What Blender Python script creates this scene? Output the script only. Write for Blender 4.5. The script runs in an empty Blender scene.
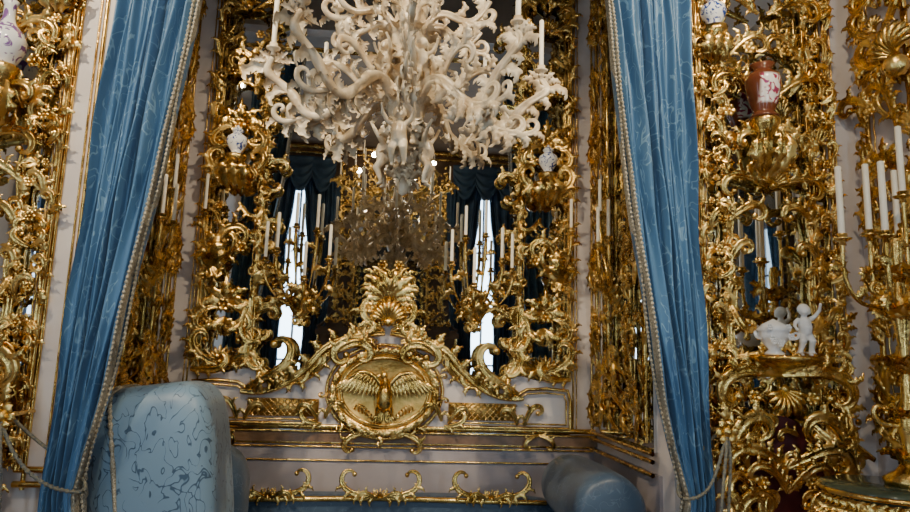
import bpy, math, random
import numpy as np
from mathutils import Vector, Matrix
C=bpy.context.collection
pi=math.pi
# ---------------------------------------------------------------- materials
def newmat(name):
    m=bpy.data.materials.new(name); m.use_nodes=True
    return m,m.node_tree.nodes,m.node_tree.links,m.node_tree.nodes['Principled BSDF']
def ramp(N,stops):
    r=N.new('ShaderNodeValToRGB'); e=r.color_ramp.elements
    e[0].position,e[0].color=stops[0][0],(*stops[0][1],1)
    e[1].position,e[1].color=stops[-1][0],(*stops[-1][1],1)
    for p,c in stops[1:-1]:
        x=e.new(p); x.color=(*c,1)
    return r
def noisy(name,c1,c2,scale=20,rough=.5,metal=0,bump=0.1,bscale=60,spec=.5,rough2=None,dist=.01):
    m,N,L,B=newmat(name)
    tc=N.new('ShaderNodeTexCoord'); n=N.new('ShaderNodeTexNoise'); n.inputs['Scale'].default_value=scale; n.inputs['Detail'].default_value=4
    L.new(tc.outputs['Object'],n.inputs['Vector'])
    r=ramp(N,[(.35,c1),(.65,c2)]); L.new(n.outputs['Fac'],r.inputs['Fac']); L.new(r.outputs['Color'],B.inputs['Base Color'])
    B.inputs['Metallic'].default_value=metal; B.inputs['Roughness'].default_value=rough
    B.inputs['Specular IOR Level'].default_value=spec
    if rough2 is not None:
        mr=N.new('ShaderNodeMapRange'); mr.inputs['From Min'].default_value=.35; mr.inputs['From Max'].default_value=.65
        mr.inputs['To Min'].default_value=rough; mr.inputs['To Max'].default_value=rough2
        L.new(n.outputs['Fac'],mr.inputs['Value']); L.new(mr.outputs[0],B.inputs['Roughness'])
    if bump:
        n2=N.new('ShaderNodeTexNoise'); n2.inputs['Scale'].default_value=bscale; n2.inputs['Detail'].default_value=3
        L.new(tc.outputs['Object'],n2.inputs['Vector'])
        b=N.new('ShaderNodeBump'); b.inputs['Strength'].default_value=bump; b.inputs['Distance'].default_value=dist
        L.new(n2.outputs['Fac'],b.inputs['Height']); L.new(b.outputs['Normal'],B.inputs['Normal'])
    return m
GOLD=noisy('gold_leaf',(.52,.29,.06),(1.0,.69,.23),9,.15,1,.45,55,rough2=.32,dist=.006)
DGOLD=noisy('aged_gold',(.46,.28,.07),(.80,.56,.19),12,.33,1,.5,50,rough2=.55,dist=.008)
IVORY=noisy('ivory',(.46,.33,.19),(.80,.67,.46),11,.26,0,.25,50)
WAX=noisy('candle_wax',(.86,.78,.62),(.93,.87,.72),6,.45,0,.05,40)
PLASTER=noisy('cream_plaster',(.60,.54,.51),(.70,.64,.60),3,.45,0,.05,30)
CEIL=noisy('darkened_ceiling',(.10,.08,.07),(.24,.20,.17),1.5,.6,0,.05,30)  # ceiling darkened in colour so the mirror gaps reflect dark
DADO=noisy('lavender_dado',(.30,.265,.275),(.37,.33,.34),3,.5,0,.05,30)
DKBROWN=noisy('darkened_wall_walnut',(.06,.035,.02),(.12,.07,.04),4,.35,0,.05,30)  # opposite wall darkened in colour to look dim in the mirror; also cabinet walnut
MARB=noisy('green_marble',(.02,.035,.025),(.07,.09,.06),8,.12,0,0,30)
RED=noisy('red_silk',(.06,.006,.008),(.11,.012,.014),8,.6,0,.1,80)
BRAID=noisy('silver_gold_braid',(.24,.21,.14),(.58,.53,.42),120,.5,.2,.8,160,dist=.01)
CORD=noisy('twisted_gold_blue_cord',(.12,.14,.15),(.36,.31,.19),90,.5,.2,.8,160,dist=.01)
PORC=noisy('white_porcelain',(.70,.71,.72),(.80,.80,.79),5,.12,0,0,50)
def paintedporc(name,col,scale=26):
    m,N,L,B=newmat(name)
    tc=N.new('ShaderNodeTexCoord'); v=N.new('ShaderNodeTexNoise'); v.inputs['Scale'].default_value=scale; v.inputs['Distortion'].default_value=1.5
    L.new(tc.outputs['Object'],v.inputs['Vector']); r=ramp(N,[(.54,(.80,.82,.83)),(.58,col),(.7,col)])
    L.new(v.outputs['Fac'],r.inputs['Fac']); L.new(r.outputs['Color'],B.inputs['Base Color']); B.inputs['Roughness'].default_value=.1
    return m
BLUEW=paintedporc('blue_white_porcelain',(.03,.07,.30)); FLORAL=paintedporc('floral_porcelain',(.20,.10,.30),18)
def redvase():
    m,N,L,B=newmat('iron_red_porcelain'); tc=N.new('ShaderNodeTexCoord'); g=N.new('ShaderNodeSeparateXYZ'); L.new(tc.outputs['Generated'],g.inputs[0])
    v=N.new('ShaderNodeTexNoise'); v.inputs['Scale'].default_value=22; v.inputs['Distortion'].default_value=1.5; L.new(tc.outputs['Object'],v.inputs['Vector'])
    fl=ramp(N,[(.50,(.80,.74,.70)),(.55,(.35,.03,.05)),(.7,(.25,.05,.16))]); L.new(v.outputs['Fac'],fl.inputs['Fac'])
    band=ramp(N,[(.0,(0,0,0)),(.22,(0,0,0)),(.27,(1,1,1)),(.72,(1,1,1)),(.77,(0,0,0)),(1,(0,0,0))]); L.new(g.outputs['Z'],band.inputs['Fac'])
    b2=ramp(N,[(.0,(0,0,0)),(.18,(0,0,0)),(.26,(1,1,1)),(.74,(1,1,1)),(.82,(0,0,0)),(1,(0,0,0))]); L.new(g.outputs['X'],b2.inputs['Fac'])
    mm=N.new('ShaderNodeMath'); mm.operation='MULTIPLY'; L.new(band.outputs['Color'],mm.inputs[0]); L.new(b2.outputs['Color'],mm.inputs[1])
    mx=N.new('ShaderNodeMix'); mx.data_type='RGBA'; mx.inputs[6].default_value=(.12,.035,.015,1); L.new(mm.outputs[0],mx.inputs[0]); L.new(fl.outputs['Color'],mx.inputs[7])
    L.new(mx.outputs[2],B.inputs['Base Color']); B.inputs['Roughness'].default_value=.12; return m
REDV=redvase()
def damask(name,base,line,scale,rough=.42,lw=.018,useuv=True,squash=(1,1,1)):
    m,N,L,B=newmat(name)
    tc=N.new('ShaderNodeTexCoord'); mp=N.new('ShaderNodeMapping'); mp.inputs['Scale'].default_value=squash
    L.new(tc.outputs['UV'] if useuv else tc.outputs['Object'],mp.inputs['Vector']); src=mp.outputs[0]
    n=N.new('ShaderNodeTexNoise'); n.inputs['Scale'].default_value=scale; n.inputs['Detail'].default_value=1.5; n.inputs['Distortion'].default_value=1.2
    L.new(src,n.inputs['Vector'])
    s=N.new('ShaderNodeMath'); s.operation='SUBTRACT'; s.inputs[1].default_value=.5; L.new(n.outputs['Fac'],s.inputs[0])
    a=N.new('ShaderNodeMath'); a.operation='ABSOLUTE'; L.new(s.outputs[0],a.inputs[0])
    c=N.new('ShaderNodeMapRange'); c.inputs['From Min'].default_value=lw; c.inputs['From Max'].default_value=lw*.5; L.new(a.outputs[0],c.inputs['Value'])
    n2=N.new('ShaderNodeTexNoise'); n2.inputs['Scale'].default_value=scale*.6; L.new(src,n2.inputs['Vector'])
    c2=N.new('ShaderNodeMapRange'); c2.inputs['From Min'].default_value=.38; c2.inputs['From Max'].default_value=.44; L.new(n2.outputs['Fac'],c2.inputs['Value'])
    mu=N.new('ShaderNodeMath'); mu.operation='MULTIPLY'; L.new(c.outputs[0],mu.inputs[0]); L.new(c2.outputs[0],mu.inputs[1])
    mx=N.new('ShaderNodeMix'); mx.data_type='RGBA'; mx.inputs[6].default_value=(*base,1); mx.inputs[7].default_value=(*line,1)
    L.new(mu.outputs[0],mx.inputs[0]); L.new(mx.outputs[2],B.inputs['Base Color'])
    B.inputs['Roughness'].default_value=rough; B.inputs['Sheen Weight'].default_value=.1
    b=N.new('ShaderNodeBump'); b.inputs['Strength'].default_value=.3; b.inputs['Distance'].default_value=.004; L.new(mu.outputs[0],b.inputs['Height']); L.new(b.outputs['Normal'],B.inputs['Normal'])
    return m
CURT=damask('blue_damask_curtain',(.055,.15,.29),(.16,.30,.45),6)
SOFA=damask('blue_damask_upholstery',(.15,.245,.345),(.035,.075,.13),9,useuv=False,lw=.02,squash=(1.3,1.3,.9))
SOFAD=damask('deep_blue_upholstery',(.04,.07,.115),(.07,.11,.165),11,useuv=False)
TEAL=noisy('dark_blue_velvet',(.012,.035,.075),(.025,.065,.12),5,.7,0,.1,60)
m,N,L,B=newmat('mirror_glass'); B.inputs['Metallic'].default_value=1; B.inputs['Roughness'].default_value=.012
tc=N.new('ShaderNodeTexCoord'); n=N.new('ShaderNodeTexNoise'); n.inputs['Scale'].default_value=1.5; L.new(tc.outputs['Object'],n.inputs['Vector'])
r=ramp(N,[(.3,(.56,.59,.60)),(.7,(.68,.69,.68))]); L.new(n.outputs['Fac'],r.inputs['Fac']); L.new(r.outputs['Color'],B.inputs['Base Color']); MIRROR=m
m,N,L,B=newmat('parquet'); tc=N.new('ShaderNodeTexCoord'); mp=N.new('ShaderNodeMapping'); mp.inputs['Rotation'].default_value=(0,0,pi/4); L.new(tc.outputs['Object'],mp.inputs['Vector'])
br=N.new('ShaderNodeTexBrick'); br.inputs['Scale'].default_value=3; br.inputs['Color1'].default_value=(.20,.09,.035,1); br.inputs['Color2'].default_value=(.30,.15,.06,1); br.inputs['Mortar'].default_value=(.05,.02,.01,1); br.inputs['Mortar Size'].default_value=.01
L.new(mp.outputs[0],br.inputs['Vector']); L.new(br.outputs['Color'],B.inputs['Base Color']); B.inputs['Roughness'].default_value=.25; PARQ=m
# ---------------------------------------------------------------- mesh buffer, local frame u right, v up, w out
def frame(loc,kind='back'):
    if kind=='back': R=Matrix(((1,0,0),(0,0,-1),(0,1,0)))
    if kind=='opp': R=Matrix(((-1,0,0),(0,0,1),(0,1,0)))
    if kind=='right': R=Matrix(((0,0,-1),(-1,0,0),(0,1,0)))
    if kind=='left': R=Matrix(((0,0,1),(1,0,0),(0,1,0)))
    M=R.to_4x4(); M.translation=Vector(loc); return M
class Buf:
    def __init__(s): s.V=[];s.F=[];s.MI=[];s.n=0;s.M=np.eye(4);s.mi=0
    def set(s,M): s.M=np.array(M)
    def add(s,V,F,mi=None):
        V=np.asarray(V,float).reshape(-1,3); V=V@s.M[:3,:3].T+s.M[:3,3]
        s.V.append(V); F=np.asarray(F,int)+s.n; s.F.append(F); s.n+=len(V)
        s.MI.append(np.full(len(F),s.mi if mi is None else mi))
    def obj(s,name,mats,parent=None,smooth=True):
        V=np.concatenate(s.V);F=np.concatenate(s.F);MI=np.concatenate(s.MI)
        me=bpy.data.meshes.new(name); me.vertices.add(len(V)); me.vertices.foreach_set('co',V.ravel())
        me.loops.add(F.size); me.loops.foreach_set('vertex_index',F.ravel().astype(np.int32))
        me.polygons.add(len(F)); me.polygons.foreach_set('loop_start',np.arange(0,F.size,4,dtype=np.int32)); 
        me.polygons.foreach_set('material_index',MI.astype(np.int32)); me.polygons.foreach_set('use_smooth',np.full(len(F),smooth))
        for m in mats: me.materials.append(m)
        me.update(calc_edges=True); me.validate()
        o=bpy.data.objects.new(name,me); C.objects.link(o)
        if parent: o.parent=parent
        return o
_gf={}
def gridF(n,k,closed):
    key=(n,k,closed)
    if key not in _gf:
        kk=k if closed else k-1
        i,j=np.meshgrid(np.arange(n-1),np.arange(kk),indexing='ij'); i=i.ravel(); j=j.ravel(); j2=(j+1)%k
        _gf[key]=np.stack([i*k+j,i*k+j2,(i+1)*k+j2,(i+1)*k+j],1)
    return _gf[key]
def frames(P,ref,tw=0):
    T=np.gradient(P,axis=0); T/=np.linalg.norm(T,axis=1,keepdims=True)+1e-9
    ref=np.asarray(ref,float)
    Nn=np.cross(np.broadcast_to(ref,T.shape),T); Nn/=np.linalg.norm(Nn,axis=1,keepdims=True)+1e-9
    Bn=np.cross(T,Nn)
    if tw: c,s_=math.cos(tw),math.sin(tw); Nn,Bn=c*Nn+s_*Bn,-s_*Nn+c*Bn
    return T,Nn,Bn
def tube(b,P,r,k=6,ref=(0,0,1),flat=1.,mi=None,groove=False):
    P=np.asarray(P,float); n=len(P); r=np.broadcast_to(np.asarray(r,float),(n,))
    T,Nn,Bn=frames(P,ref); a=np.linspace(0,2*pi,k,endpoint=False); q=np.ones(k)
    if groove:
        a=np.radians([-90,-30,15,45,65,90,115,135,165,210]); q=np.array([.5,.85,1.15,1.15,.95,.45,.95,1.15,1.15,.85]); k=10
    V=P[:,None,:]+r[:,None,None]*((q*np.cos(a))[None,:,None]*Nn[:,None,:]+flat*(q*np.sin(a))[None,:,None]*Bn[:,None,:])
    b.add(V,gridF(n,k,True),mi)
def lathe(b,prof,org=(0,0,0),k=12,mi=None):
    pr=np.array(prof,float); a=np.linspace(0,2*pi,k,endpoint=False)
    V=np.stack([pr[:,0:1]*np.cos(a)+org[0],np.repeat(pr[:,1:2],k,1)+org[1],pr[:,0:1]*np.sin(a)+org[2]],2)
    b.add(V,gridF(len(pr),k,True),mi)
def ball(b,c,r,mi=None,k=8,sc=(1,1,1)):
    t=np.linspace(0,pi,6); a=np.linspace(0,2*pi,k,endpoint=False)
    V=np.stack([r*sc[0]*np.sin(t)[:,None]*np.cos(a)+c[0],r*sc[1]*np.repeat(np.cos(t)[:,None],k,1)+c[1],r*sc[2]*np.sin(t)[:,None]*np.sin(a)+c[2]],2)
    b.add(V,gridF(6,k,True),mi)
def box(b,c,s,mi=None):
    x,y,z=[q/2 for q in s]
    V=np.array([(i*x+c[0],j*y+c[1],l*z+c[2]) for i in(-1,1) for j in(-1,1) for l in(-1,1)])
    b.add(V,[(0,1,3,2),(4,6,7,5),(0,4,5,1),(2,3,7,6),(0,2,6,4),(1,5,7,3)],mi)
def spath(p,ang,L,a1,a2,n=24,pw=3):
    t=np.linspace(0,1,n); th=ang+a1*t+a2*t**pw
    x=np.concatenate([[0],np.cumsum((np.cos(th[1:])+np.cos(th[:-1]))/2)])*L/(n-1)+p[0]
    y=np.concatenate([[0],np.cumsum((np.sin(th[1:])+np.sin(th[:-1]))/2)])*L/(n-1)+p[1]
    return t,x,y,th
def leaf(b,p,ang,L,bend=.8,w0=.02,wd=.24,lift=.2,tw=0,mi=None,lob=4,n=17):
    if lob==1: n=8
    t,x,y,th=spath(p,ang,L,bend*.4,bend,n,2)
    P=np.stack([x,y,w0+lift*L*np.sin(t*pi*.75)],1)
    T,Nn,Bn=frames(P,(0,0,1),tw)
    wdt=wd*L*np.sin(pi*np.clip(t*.93+.05,0,1)**.75)*(.72+.28*np.cos(2*pi*lob*t+2.2)); wdt[-1]=.003*L+.001
    s=np.array([-1,-.55,0,.55,1]); hz=np.array([-.45,.22,-.05,.22,-.45]); fw=np.array([.35,.1,0,.1,.35])
    V=P[:,None,:]+wdt[:,None,None]*(s[None,:,None]*Nn[:,None,:]+hz[None,:,None]*Bn[:,None,:]+fw[None,:,None]*T[:,None,:])
    b.add(V,gridF(n,5,False),mi)
def scroll(b,p,ang,L,a1=.3,a2=6,w=.02,r=None,nl=3,ll=.36,h=.03,mi=None,n=30,k=7,both=False,tw=0,lw=.2,g=True):
    r=(r or L*.05)*(1.15 if g else 1)
    t,x,y,th=spath(p,ang,L,a1,a2,n)
    P=np.stack([x,y,w+h*np.sin(pi*t*.9)],1)
    tube(b,P,r*(.4+.8*np.sin(pi*np.clip(t*.85+.1,0,1))),k,mi=mi,groove=g,flat=.85)
    ball(b,P[-1],r*1.1,mi)
    sg=-1 if a2>0 else 1
    for i in range(nl):
        tt=.05+.65*i/max(nl,1); j=int(tt*(n-1))
        leaf(b,(x[j],y[j]),th[j]+sg*.25,L*ll*(1-.4*tt),sg*1.5,P[j,2]+r*.3,lw,mi=mi,tw=tw*random.uniform(-1,1))
        if both and i%2==0: leaf(b,(x[j],y[j]),th[j]-sg*.4,L*ll*.6*(1-.45*tt),-sg*1.2,P[j,2],lw,mi=mi,tw=tw*random.uniform(-1,1))
def pair(b,mid,du,v,ang,L,a1,a2,**k):
    scroll(b,(mid+du,v),ang,L,a1,a2,**k); scroll(b,(mid-du,v),pi-ang,L,-a1,-a2,**k)
def shell(b,p,ang,R,w=.03,n=9,spread=1.25,mi=None):
    for i in range(n):
        a=ang+spread*(i/(n-1)*2-1); l=R*(1-.18*abs(i/(n-1)*2-1))
        t=np.linspace(0,1,9); d=np.array([math.cos(a),math.sin(a)])
        P=np.stack([p[0]+d[0]*l*t,p[1]+d[1]*l*t,w+R*.35*np.sin(pi*t*.8)],1)
        tube(b,P,R*(.02+.15*t*np.sqrt(np.clip(1.02-t**3,0,1))),6,mi=mi)
    ball(b,(p[0],p[1],w+.02),R*.18,mi)
def flower(b,p,R,w=.03,mi=None):
    for i in range(6): leaf(b,p,i*pi/3,R,.4,w,.42,.5,mi=mi,lob=1)
    ball(b,(p[0],p[1],w+.3*R),R*.28,mi,6)
def fill(b,u0,u1,v0,v1,num,l0,l1,w=.02,mi=None,both=True):
    for i in range(num):
        s=random.choice((-1,1))
        scroll(b,(random.uniform(u0,u1),random.uniform(v0,v1)),pi/2+random.uniform(-1.5,1.5),random.uniform(l0,l1),s*.3,-s*random.uniform(4,7),w+random.uniform(0,.03),nl=2,h=.03,mi=mi,n=22,k=6)
def bez(P0,P1,P2,P3,n=16):
    t=np.linspace(0,1,n)[:,None]; P0,P1,P2,P3=map(lambda q:np.array(q,float),(P0,P1,P2,P3))
    return (1-t)**3*P0+3*t*(1-t)**2*P1+3*t*t*(1-t)*P2+t**3*P3
def candle(b,p,h=.28,r=.012,gi=0,wi=1):
    lathe(b,[(.001,-.03),(r*1.2,-.028),(r*.8,-.01),(r*2.6,.0),(r*2.9,.008),(r*1.4,.006),(r*1.7,.03),(r*1.5,.032),(.001,.032)],p,10,gi)
    lathe(b,[(r*1.02,.02),(r,.03),(r*.97,h),(r*.6,h+.004),(.001,h+.006)],p,10,wi)
    tube(b,[(p[0],p[1]+h,p[2]),(p[0],p[1]+h+.012,p[2])],.0015,4,ref=(1,0,0),mi=gi)
def sconce(b,base,cs,h=.27,r=.012):
    bx,by,bw=base
    leaf(b,(bx,by-.14),pi/2,.3,.1,bw,.35,.3); scroll(b,(bx,by-.02),-pi/2-.3,.22,.2,5,bw); scroll(b,(bx,by-.02),-pi/2+.3,.22,-.2,-5,bw)
    for c in cs:
        c=np.array(c,float); d=c-np.array(base)
        P=bez(base,np.array(base)+(d[0]*.35,-.10,d[2]*.6),c+(d[0]*.12,-.16,0),c-(0,.02,0))
        tube(b,P,.011+.004*np.sin(np.linspace(0,3*pi,16)),6,ref=(0,.3,1))
        for j in (3,6,9,12):
            T=P[j+1]-P[j]; a=math.atan2(T[1],T[0]); s=1 if j%2 else -1
            leaf(b,(P[j,0],P[j,1]),a+s*.6,.10,s*1.6,P[j,2],.3,.2,tw=random.uniform(-.8,.8))
        shell(b,(c[0],c[1]-.03),pi/2,.035,c[2]-.01,5,1.5)
        candle(b,c,h+random.uniform(-.02,.02),r)
def empty(name,loc=(0,0,0)):
    e=bpy.data.objects.new(name,None); C.objects.link(e); e.location=loc; e.empty_display_size=.1; return e
S2=lambda s:Matrix.Diagonal((s,1,1,1))
# ---------------------------------------------------------------- room shell
def wall(name,x0,x1,y0,y1,z0,z1,mat=PLASTER):
    b=Buf(); box(b,((x0+x1)/2,(y0+y1)/2,(z0+z1)/2),(x1-x0,y1-y0,z1-z0)); return b.obj(name,[mat],smooth=False)
YB,YF,YO,XR=5.0,3.6,-2.6,2.8
AW=1.6
H=5.7
wall('floor',-2.95,2.95,YO-.15,YB+.15,-.1,0,PARQ)
wall('ceiling',-2.95,2.95,YO-.15,YB+.15,H,H+.1,CEIL)
wall('wall_back',-AW-.1,AW+.1,YB,YB+.15,0,H)
wall('wall_alcove_left',-AW-.1,-AW,YF+.15,YB,0,H); wall('wall_alcove_right',AW,AW+.1,YF+.15,YB,0,H)
wall('wall_front_left',-2.95,-AW,YF,YF+.15,0,H); wall('wall_front_right',AW,2.95,YF,YF+.15,0,H)
wall('wall_header',-AW,AW,YF,YF+.15,4.8,H)
wall('wall_right',2.8,2.95,YO,YF,0,H)
LY0,LY1=.75,1.75
b=Buf()
for y0,y1,z0,z1 in((YO,LY0,0,H),(LY1,YF,0,H),(LY0,LY1,0,.4),(LY0,LY1,4.8,H)): box(b,(-2.875,(y0+y1)/2,(z0+z1)/2),(.15,y1-y0,z1-z0))
b.obj('wall_left',[PLASTER],smooth=False)
b=Buf()
for yy in(LY0+.03,(LY0+LY1)/2,LY1-.03): box(b,(-2.86,yy,2.6),(.05,.05,4.4))
for zz in np.linspace(.43,4.77,5): box(b,(-2.86,(LY0+LY1)/2,zz),(.045,1.0,.045))
b.obj('window_3',[PLASTER],smooth=False)
b=Buf(); wx,ww,wz0,wz1=1.78,.5,.4,4.8
for x0,x1,z0,z1 in((-2.95,-wx-ww,0,H),(-wx+ww,wx-ww,0,H),(wx+ww,2.95,0,H),(-wx-ww,-wx+ww,0,wz0),(wx-ww,wx+ww,0,wz0),(-wx-ww,-wx+ww,wz1,H),(wx-ww,wx+ww,wz1,H)):
    box(b,((x0+x1)/2,YO-.075,(z0+z1)/2),(x1-x0,.15,z1-z0))
b.obj('wall_opposite',[DKBROWN],smooth=False)
for i,sx in enumerate((-1,1)):
    b=Buf()
    for dx in(-ww+.03,0,ww-.03): box(b,(sx*wx+dx,YO-.06,(wz0+wz1)/2),(.04,.05,wz1-wz0))
    for zz in np.linspace(wz0+.03,wz1-.03,5): box(b,(sx*wx,YO-.06,zz),(2*ww,.045,.035))
    b.obj('window_%d'%(i+1),[PLASTER],smooth=False)
# ---------------------------------------------------------------- mirrors
def mirror(name,c,s):
    b=Buf(); box(b,c,s); return b.obj(name,[MIRROR],smooth=False)
mirror('wall_mirror',(0,YB-.01,3.1),(2.8,.02,4.2))
PC=2.19
for s in(-1,1):
    mirror('side_mirror',(s*(AW-.01),4.32,2.9),(.02,.98,3.6))
    mirror('pier_mirror',(s*2.21,YF-.005,3.05),(.76,.01,4.0))
mirror('pier_mirror',(0,YO+.01,2.9),(1.3,.02,3.6))
mirror('side_mirror',(2.79,2.3,2.7),(.02,1.3,3.2))
# ---------------------------------------------------------------- columns of rococo carving
def column(b,u0,u1,v0,v1,ph=0,dens=1.,mi=None,inner=0,rich=1):
    mid=(u0+u1)/2; wd=u1-u0; n=int((v1-v0)/.03)
    v=np.linspace(v0,v1,n)
    for e,sg in((u0,1),(u1,-1)):
        P=np.stack([np.full(n,e),v,np.full(n,.025)],1); tube(b,P,.017,7,mi=mi,groove=True)
        P=np.stack([e+sg*.035+sg*.004*np.sin(v*60),v,np.full(n,.015)],1); tube(b,P,.006,5,mi=mi)
        vv=v0+random.random()*.1
        while vv<v1:
            l=random.uniform(.20,.32)
            scroll(b,(e,vv),pi/2+sg*.35,l if wd>.25 else l*.7,-sg*.3,-sg*5.5,.03,r=.011,nl=2,mi=mi)
            if (inner==sg or inner==2) and random.random()<.85: scroll(b,(e,vv+.05),pi/2-sg*.2,l*.9,sg*.3,sg*5,.03,r=.012,nl=3,mi=mi,n=22)
            for _ in range(2): leaf(b,(e+sg*random.uniform(-.01,.05),vv+random.uniform(0,.25)),pi/2+sg*random.uniform(-.6,1.2),random.uniform(.07,.13),random.uniform(-1.5,1.5),.04,.28,mi=mi)
            vv+=l*1.0/dens
    s=1; st=wd*1.75; vv=v0+.02; i=0
    q=wd/.4
    while vv<v1-.1:
        if i%2==0:
            pair(b,mid,.02*q,vv,.35,wd*1.15,.5,4.6,w=.05,r=.020*q**.5,nl=4,ll=.3,mi=mi,both=True)
            pair(b,mid,.02*q,vv+st*.62,-.2,wd*.95,-.5,-4.6,w=.05,r=.017*q**.5,nl=3,ll=.3,mi=mi,both=True)
            pair(b,mid,.01*q,vv+st*.30,.9,wd*.75,.3,-4.8,w=.04,r=.012*q**.5,nl=3,ll=.34,mi=mi)
            shell(b,(mid,vv+.02),pi/2,.12*q,.06,7,1.1,mi=mi)
            flower(b,(mid,vv+st*.62),.055*q**.5,.08,mi=mi)
            for k_ in(-.9,-.45,0,.45,.9): leaf(b,(mid,vv+st*.62),pi/2+k_,.22*q,k_*2,.05,.24,mi=mi)
            for k_ in(-.6,.6): leaf(b,(mid,vv+st*.5),-pi/2+k_,.2*q,k_*2,.05,.24,mi=mi)
        else:
            s=-s
            scroll(b,(mid-s*wd*.25,vv),pi/2+s*.1,wd*1.6,-s*.6,-s*5.2,.05,r=.022*q**.5,nl=5,both=True,ll=.28,mi=mi)
            scroll(b,(mid-s*wd*.15,vv+st*.1),pi/2-s*.9,wd*1.0,s*.9,s*5.2,.04,r=.015*q**.5,nl=3,ll=.3,mi=mi,both=True)
            scroll(b,(mid+s*wd*.1,vv+st*.75),-pi/2+s*.5,wd*.8,s*.5,s*5.2,.04,r=.013*q**.5,nl=3,ll=.3,mi=mi)
            scroll(b,(mid-s*wd*.2,vv+st*.45),pi/2+s*.3,wd*.7,-s*.3,s*5.2,.03,r=.011*q**.5,nl=3,ll=.34,mi=mi)
            flower(b,(mid+s*wd*.22,vv+st*.25),.05*q**.5,.07,mi=mi); flower(b,(mid-s*wd*.25,vv+st*.7),.04*q**.5,.07,mi=mi)
        vv+=st/dens; i+=1
b=Buf()
for s in(1,-1):
    random.seed(11)
    b.set(frame((0,YB-.02,0))@S2(s))
    column(b,.99,1.38,1.50,5.15,ph=.6,inner=1)
    for vv,l in((4.1,.40),(3.5,.34),(2.95,.34),(2.5,.30),(2.1,.36),(1.85,.34)):
        scroll(b,(1.0,vv),pi*.70,l,.6,5.2,.04,nl=3,both=True,r=.016)
        scroll(b,(1.0,vv-.06),-pi*.68,l*.75,-.6,-5.2,.04,nl=2,r=.013)
    pts=np.array([(1.0,2.0),(1.0,1.7),(.93,1.5),(.75,1.42),(.56,1.46),(.45,1.6),(.36,1.72),(.22,1.76),(.12,1.86),(0,1.9)])
    sm=[]
    for q in range(len(pts)-1): sm+= [pts[q]*(1-f)+pts[q+1]*f for f in(0,.33,.66)]
    sm=np.array(sm+[pts[-1]])
    for it in range(3): sm[1:-1]=(sm[:-2]+sm[1:-1]*2+sm[2:])/4
    tube(b,np.column_stack([sm,np.full(len(sm),.07)]),.020,8,groove=True); tube(b,np.column_stack([sm-[.03,.035],np.full(len(sm),.075)]),.008,6)
    for q in range(0,len(pts)-1):
        p0,p1=pts[q],pts[q+1]; d=p1-p0; l=float(np.hypot(*d)); a=math.atan2(d[1],d[0])
        scroll(b,tuple(p0),a+.4,l*1.7,-.2,-5,.07,nl=2,r=.012)
        if q%2: scroll(b,tuple(p1),a+pi-.4,l*1.5,.2,5,.07,nl=2,r=.012)
    scroll(b,(.98,1.36),pi*.82,.62,.5,-4.4,.09,r=.024,nl=4,ll=.2,both=True)
    P=bez((1.02,1.34,.09),(.80,1.30,.09),(.62,1.44,.10),(.50,1.60,.11),24); P2=bez((.50,1.60,.11),(.42,1.72,.11),(.22,1.76,.11),(.02,1.78,.11),20)
    PP=np.concatenate([P,P2[1:]]); tube(b,PP,.018+.006*np.sin(np.linspace(0,pi,len(PP))),8,groove=True)
    for j in range(3,40,5):
        T=PP[j+1]-PP[j]; an=math.atan2(T[1],T[0]); leaf(b,(PP[j,0],PP[j,1]),an-.4,.14,-1.6,.11,.26); 
    scroll(b,(.42,1.60),pi*.80,.5,.2,5.0,.10,r=.022,nl=3,ll=.25)
    scroll(b,(.10,1.72),0.1,.5,-.3,-5.0,.10,r=.022,nl=3,ll=.25)
    scroll(b,(1.38,1.48),pi,.4,.4,-5.,.08,r=.018,nl=3,ll=.25)
    for r,i_ in((.013,0),(.007,.03)):
        tube(b,[(.45+i_,1.12+i_,.075),(1.38-i_,1.12+i_,.075)],r,7)
        P=np.array([(1.38-i_,1.12+i_),(1.38-i_,1.2),(1.38-i_,1.32),(1.36-i_,1.40-i_),(1.2,1.41-i_),(1.05,1.40-i_),(.98,1.36-i_)]); tube(b,np.column_stack([P,np.full(7,.075)]),r,7)
    for u,v,a,l,a2 in((.42,1.16,pi*.6,.26,5),(.47,1.14,pi*.35,.26,-5),(.98,1.14,pi*.6,.26,5),(1.03,1.14,pi*.4,.28,-5),(.44,1.12,.1,.26,4)):
        scroll(b,(u,v),a,l,.2,a2,.08,nl=2)
    for i in range(11):
        u=.47+i*.045
        tube(b,[(u,1.17,.078),(min(u+.12,.97),1.17+min(.12,.97-u),.078)],.004,4)
        tube(b,[(u,1.29,.078),(min(u+.12,.97),1.29-min(.12,.97-u),.078)],.004,4)
    box(b,(.72,1.23,.058),(.50,.125,.02),1)
    scroll(b,(.02,1.95),pi*.30,.46,.2,4.8,.09,r=.022,nl=4,both=True)
    scroll(b,(.03,1.8),pi*.12,.40,.4,5,.1,r=.018,nl=3,both=True)
    scroll(b,(.05,2.05),pi*.45,.30,-.3,-5,.1,r=.014,nl=3)
    for a in(.5,.40,.28,.15): leaf(b,(.0,2.0),pi*a,.32-.3*(.5-a),-.9,.1,.2)
    for u,v in((.06,2.28),(.12,2.12),(.15,1.96)): flower(b,(u,v),.045,.12)
    scroll(b,(.1,1.07),-.2,.3,.1,-4,.06,nl=3); scroll(b,(1.15,1.07),-.3,.2,.1,-4,.05,nl=2);scroll(b,(1.15,1.07),pi+.3,.2,-.1,4,.05,nl=2)
    leaf(b,(0,1.1),-.6,.18,.8,.06)
    lathe(b,[(.001,2.80),(.02,2.84),(.025,2.9),(.05,2.97),(.07,3.01),(.08,3.03),(.075,3.05),(.001,3.05)],(1.18,0,.14),14)
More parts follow.
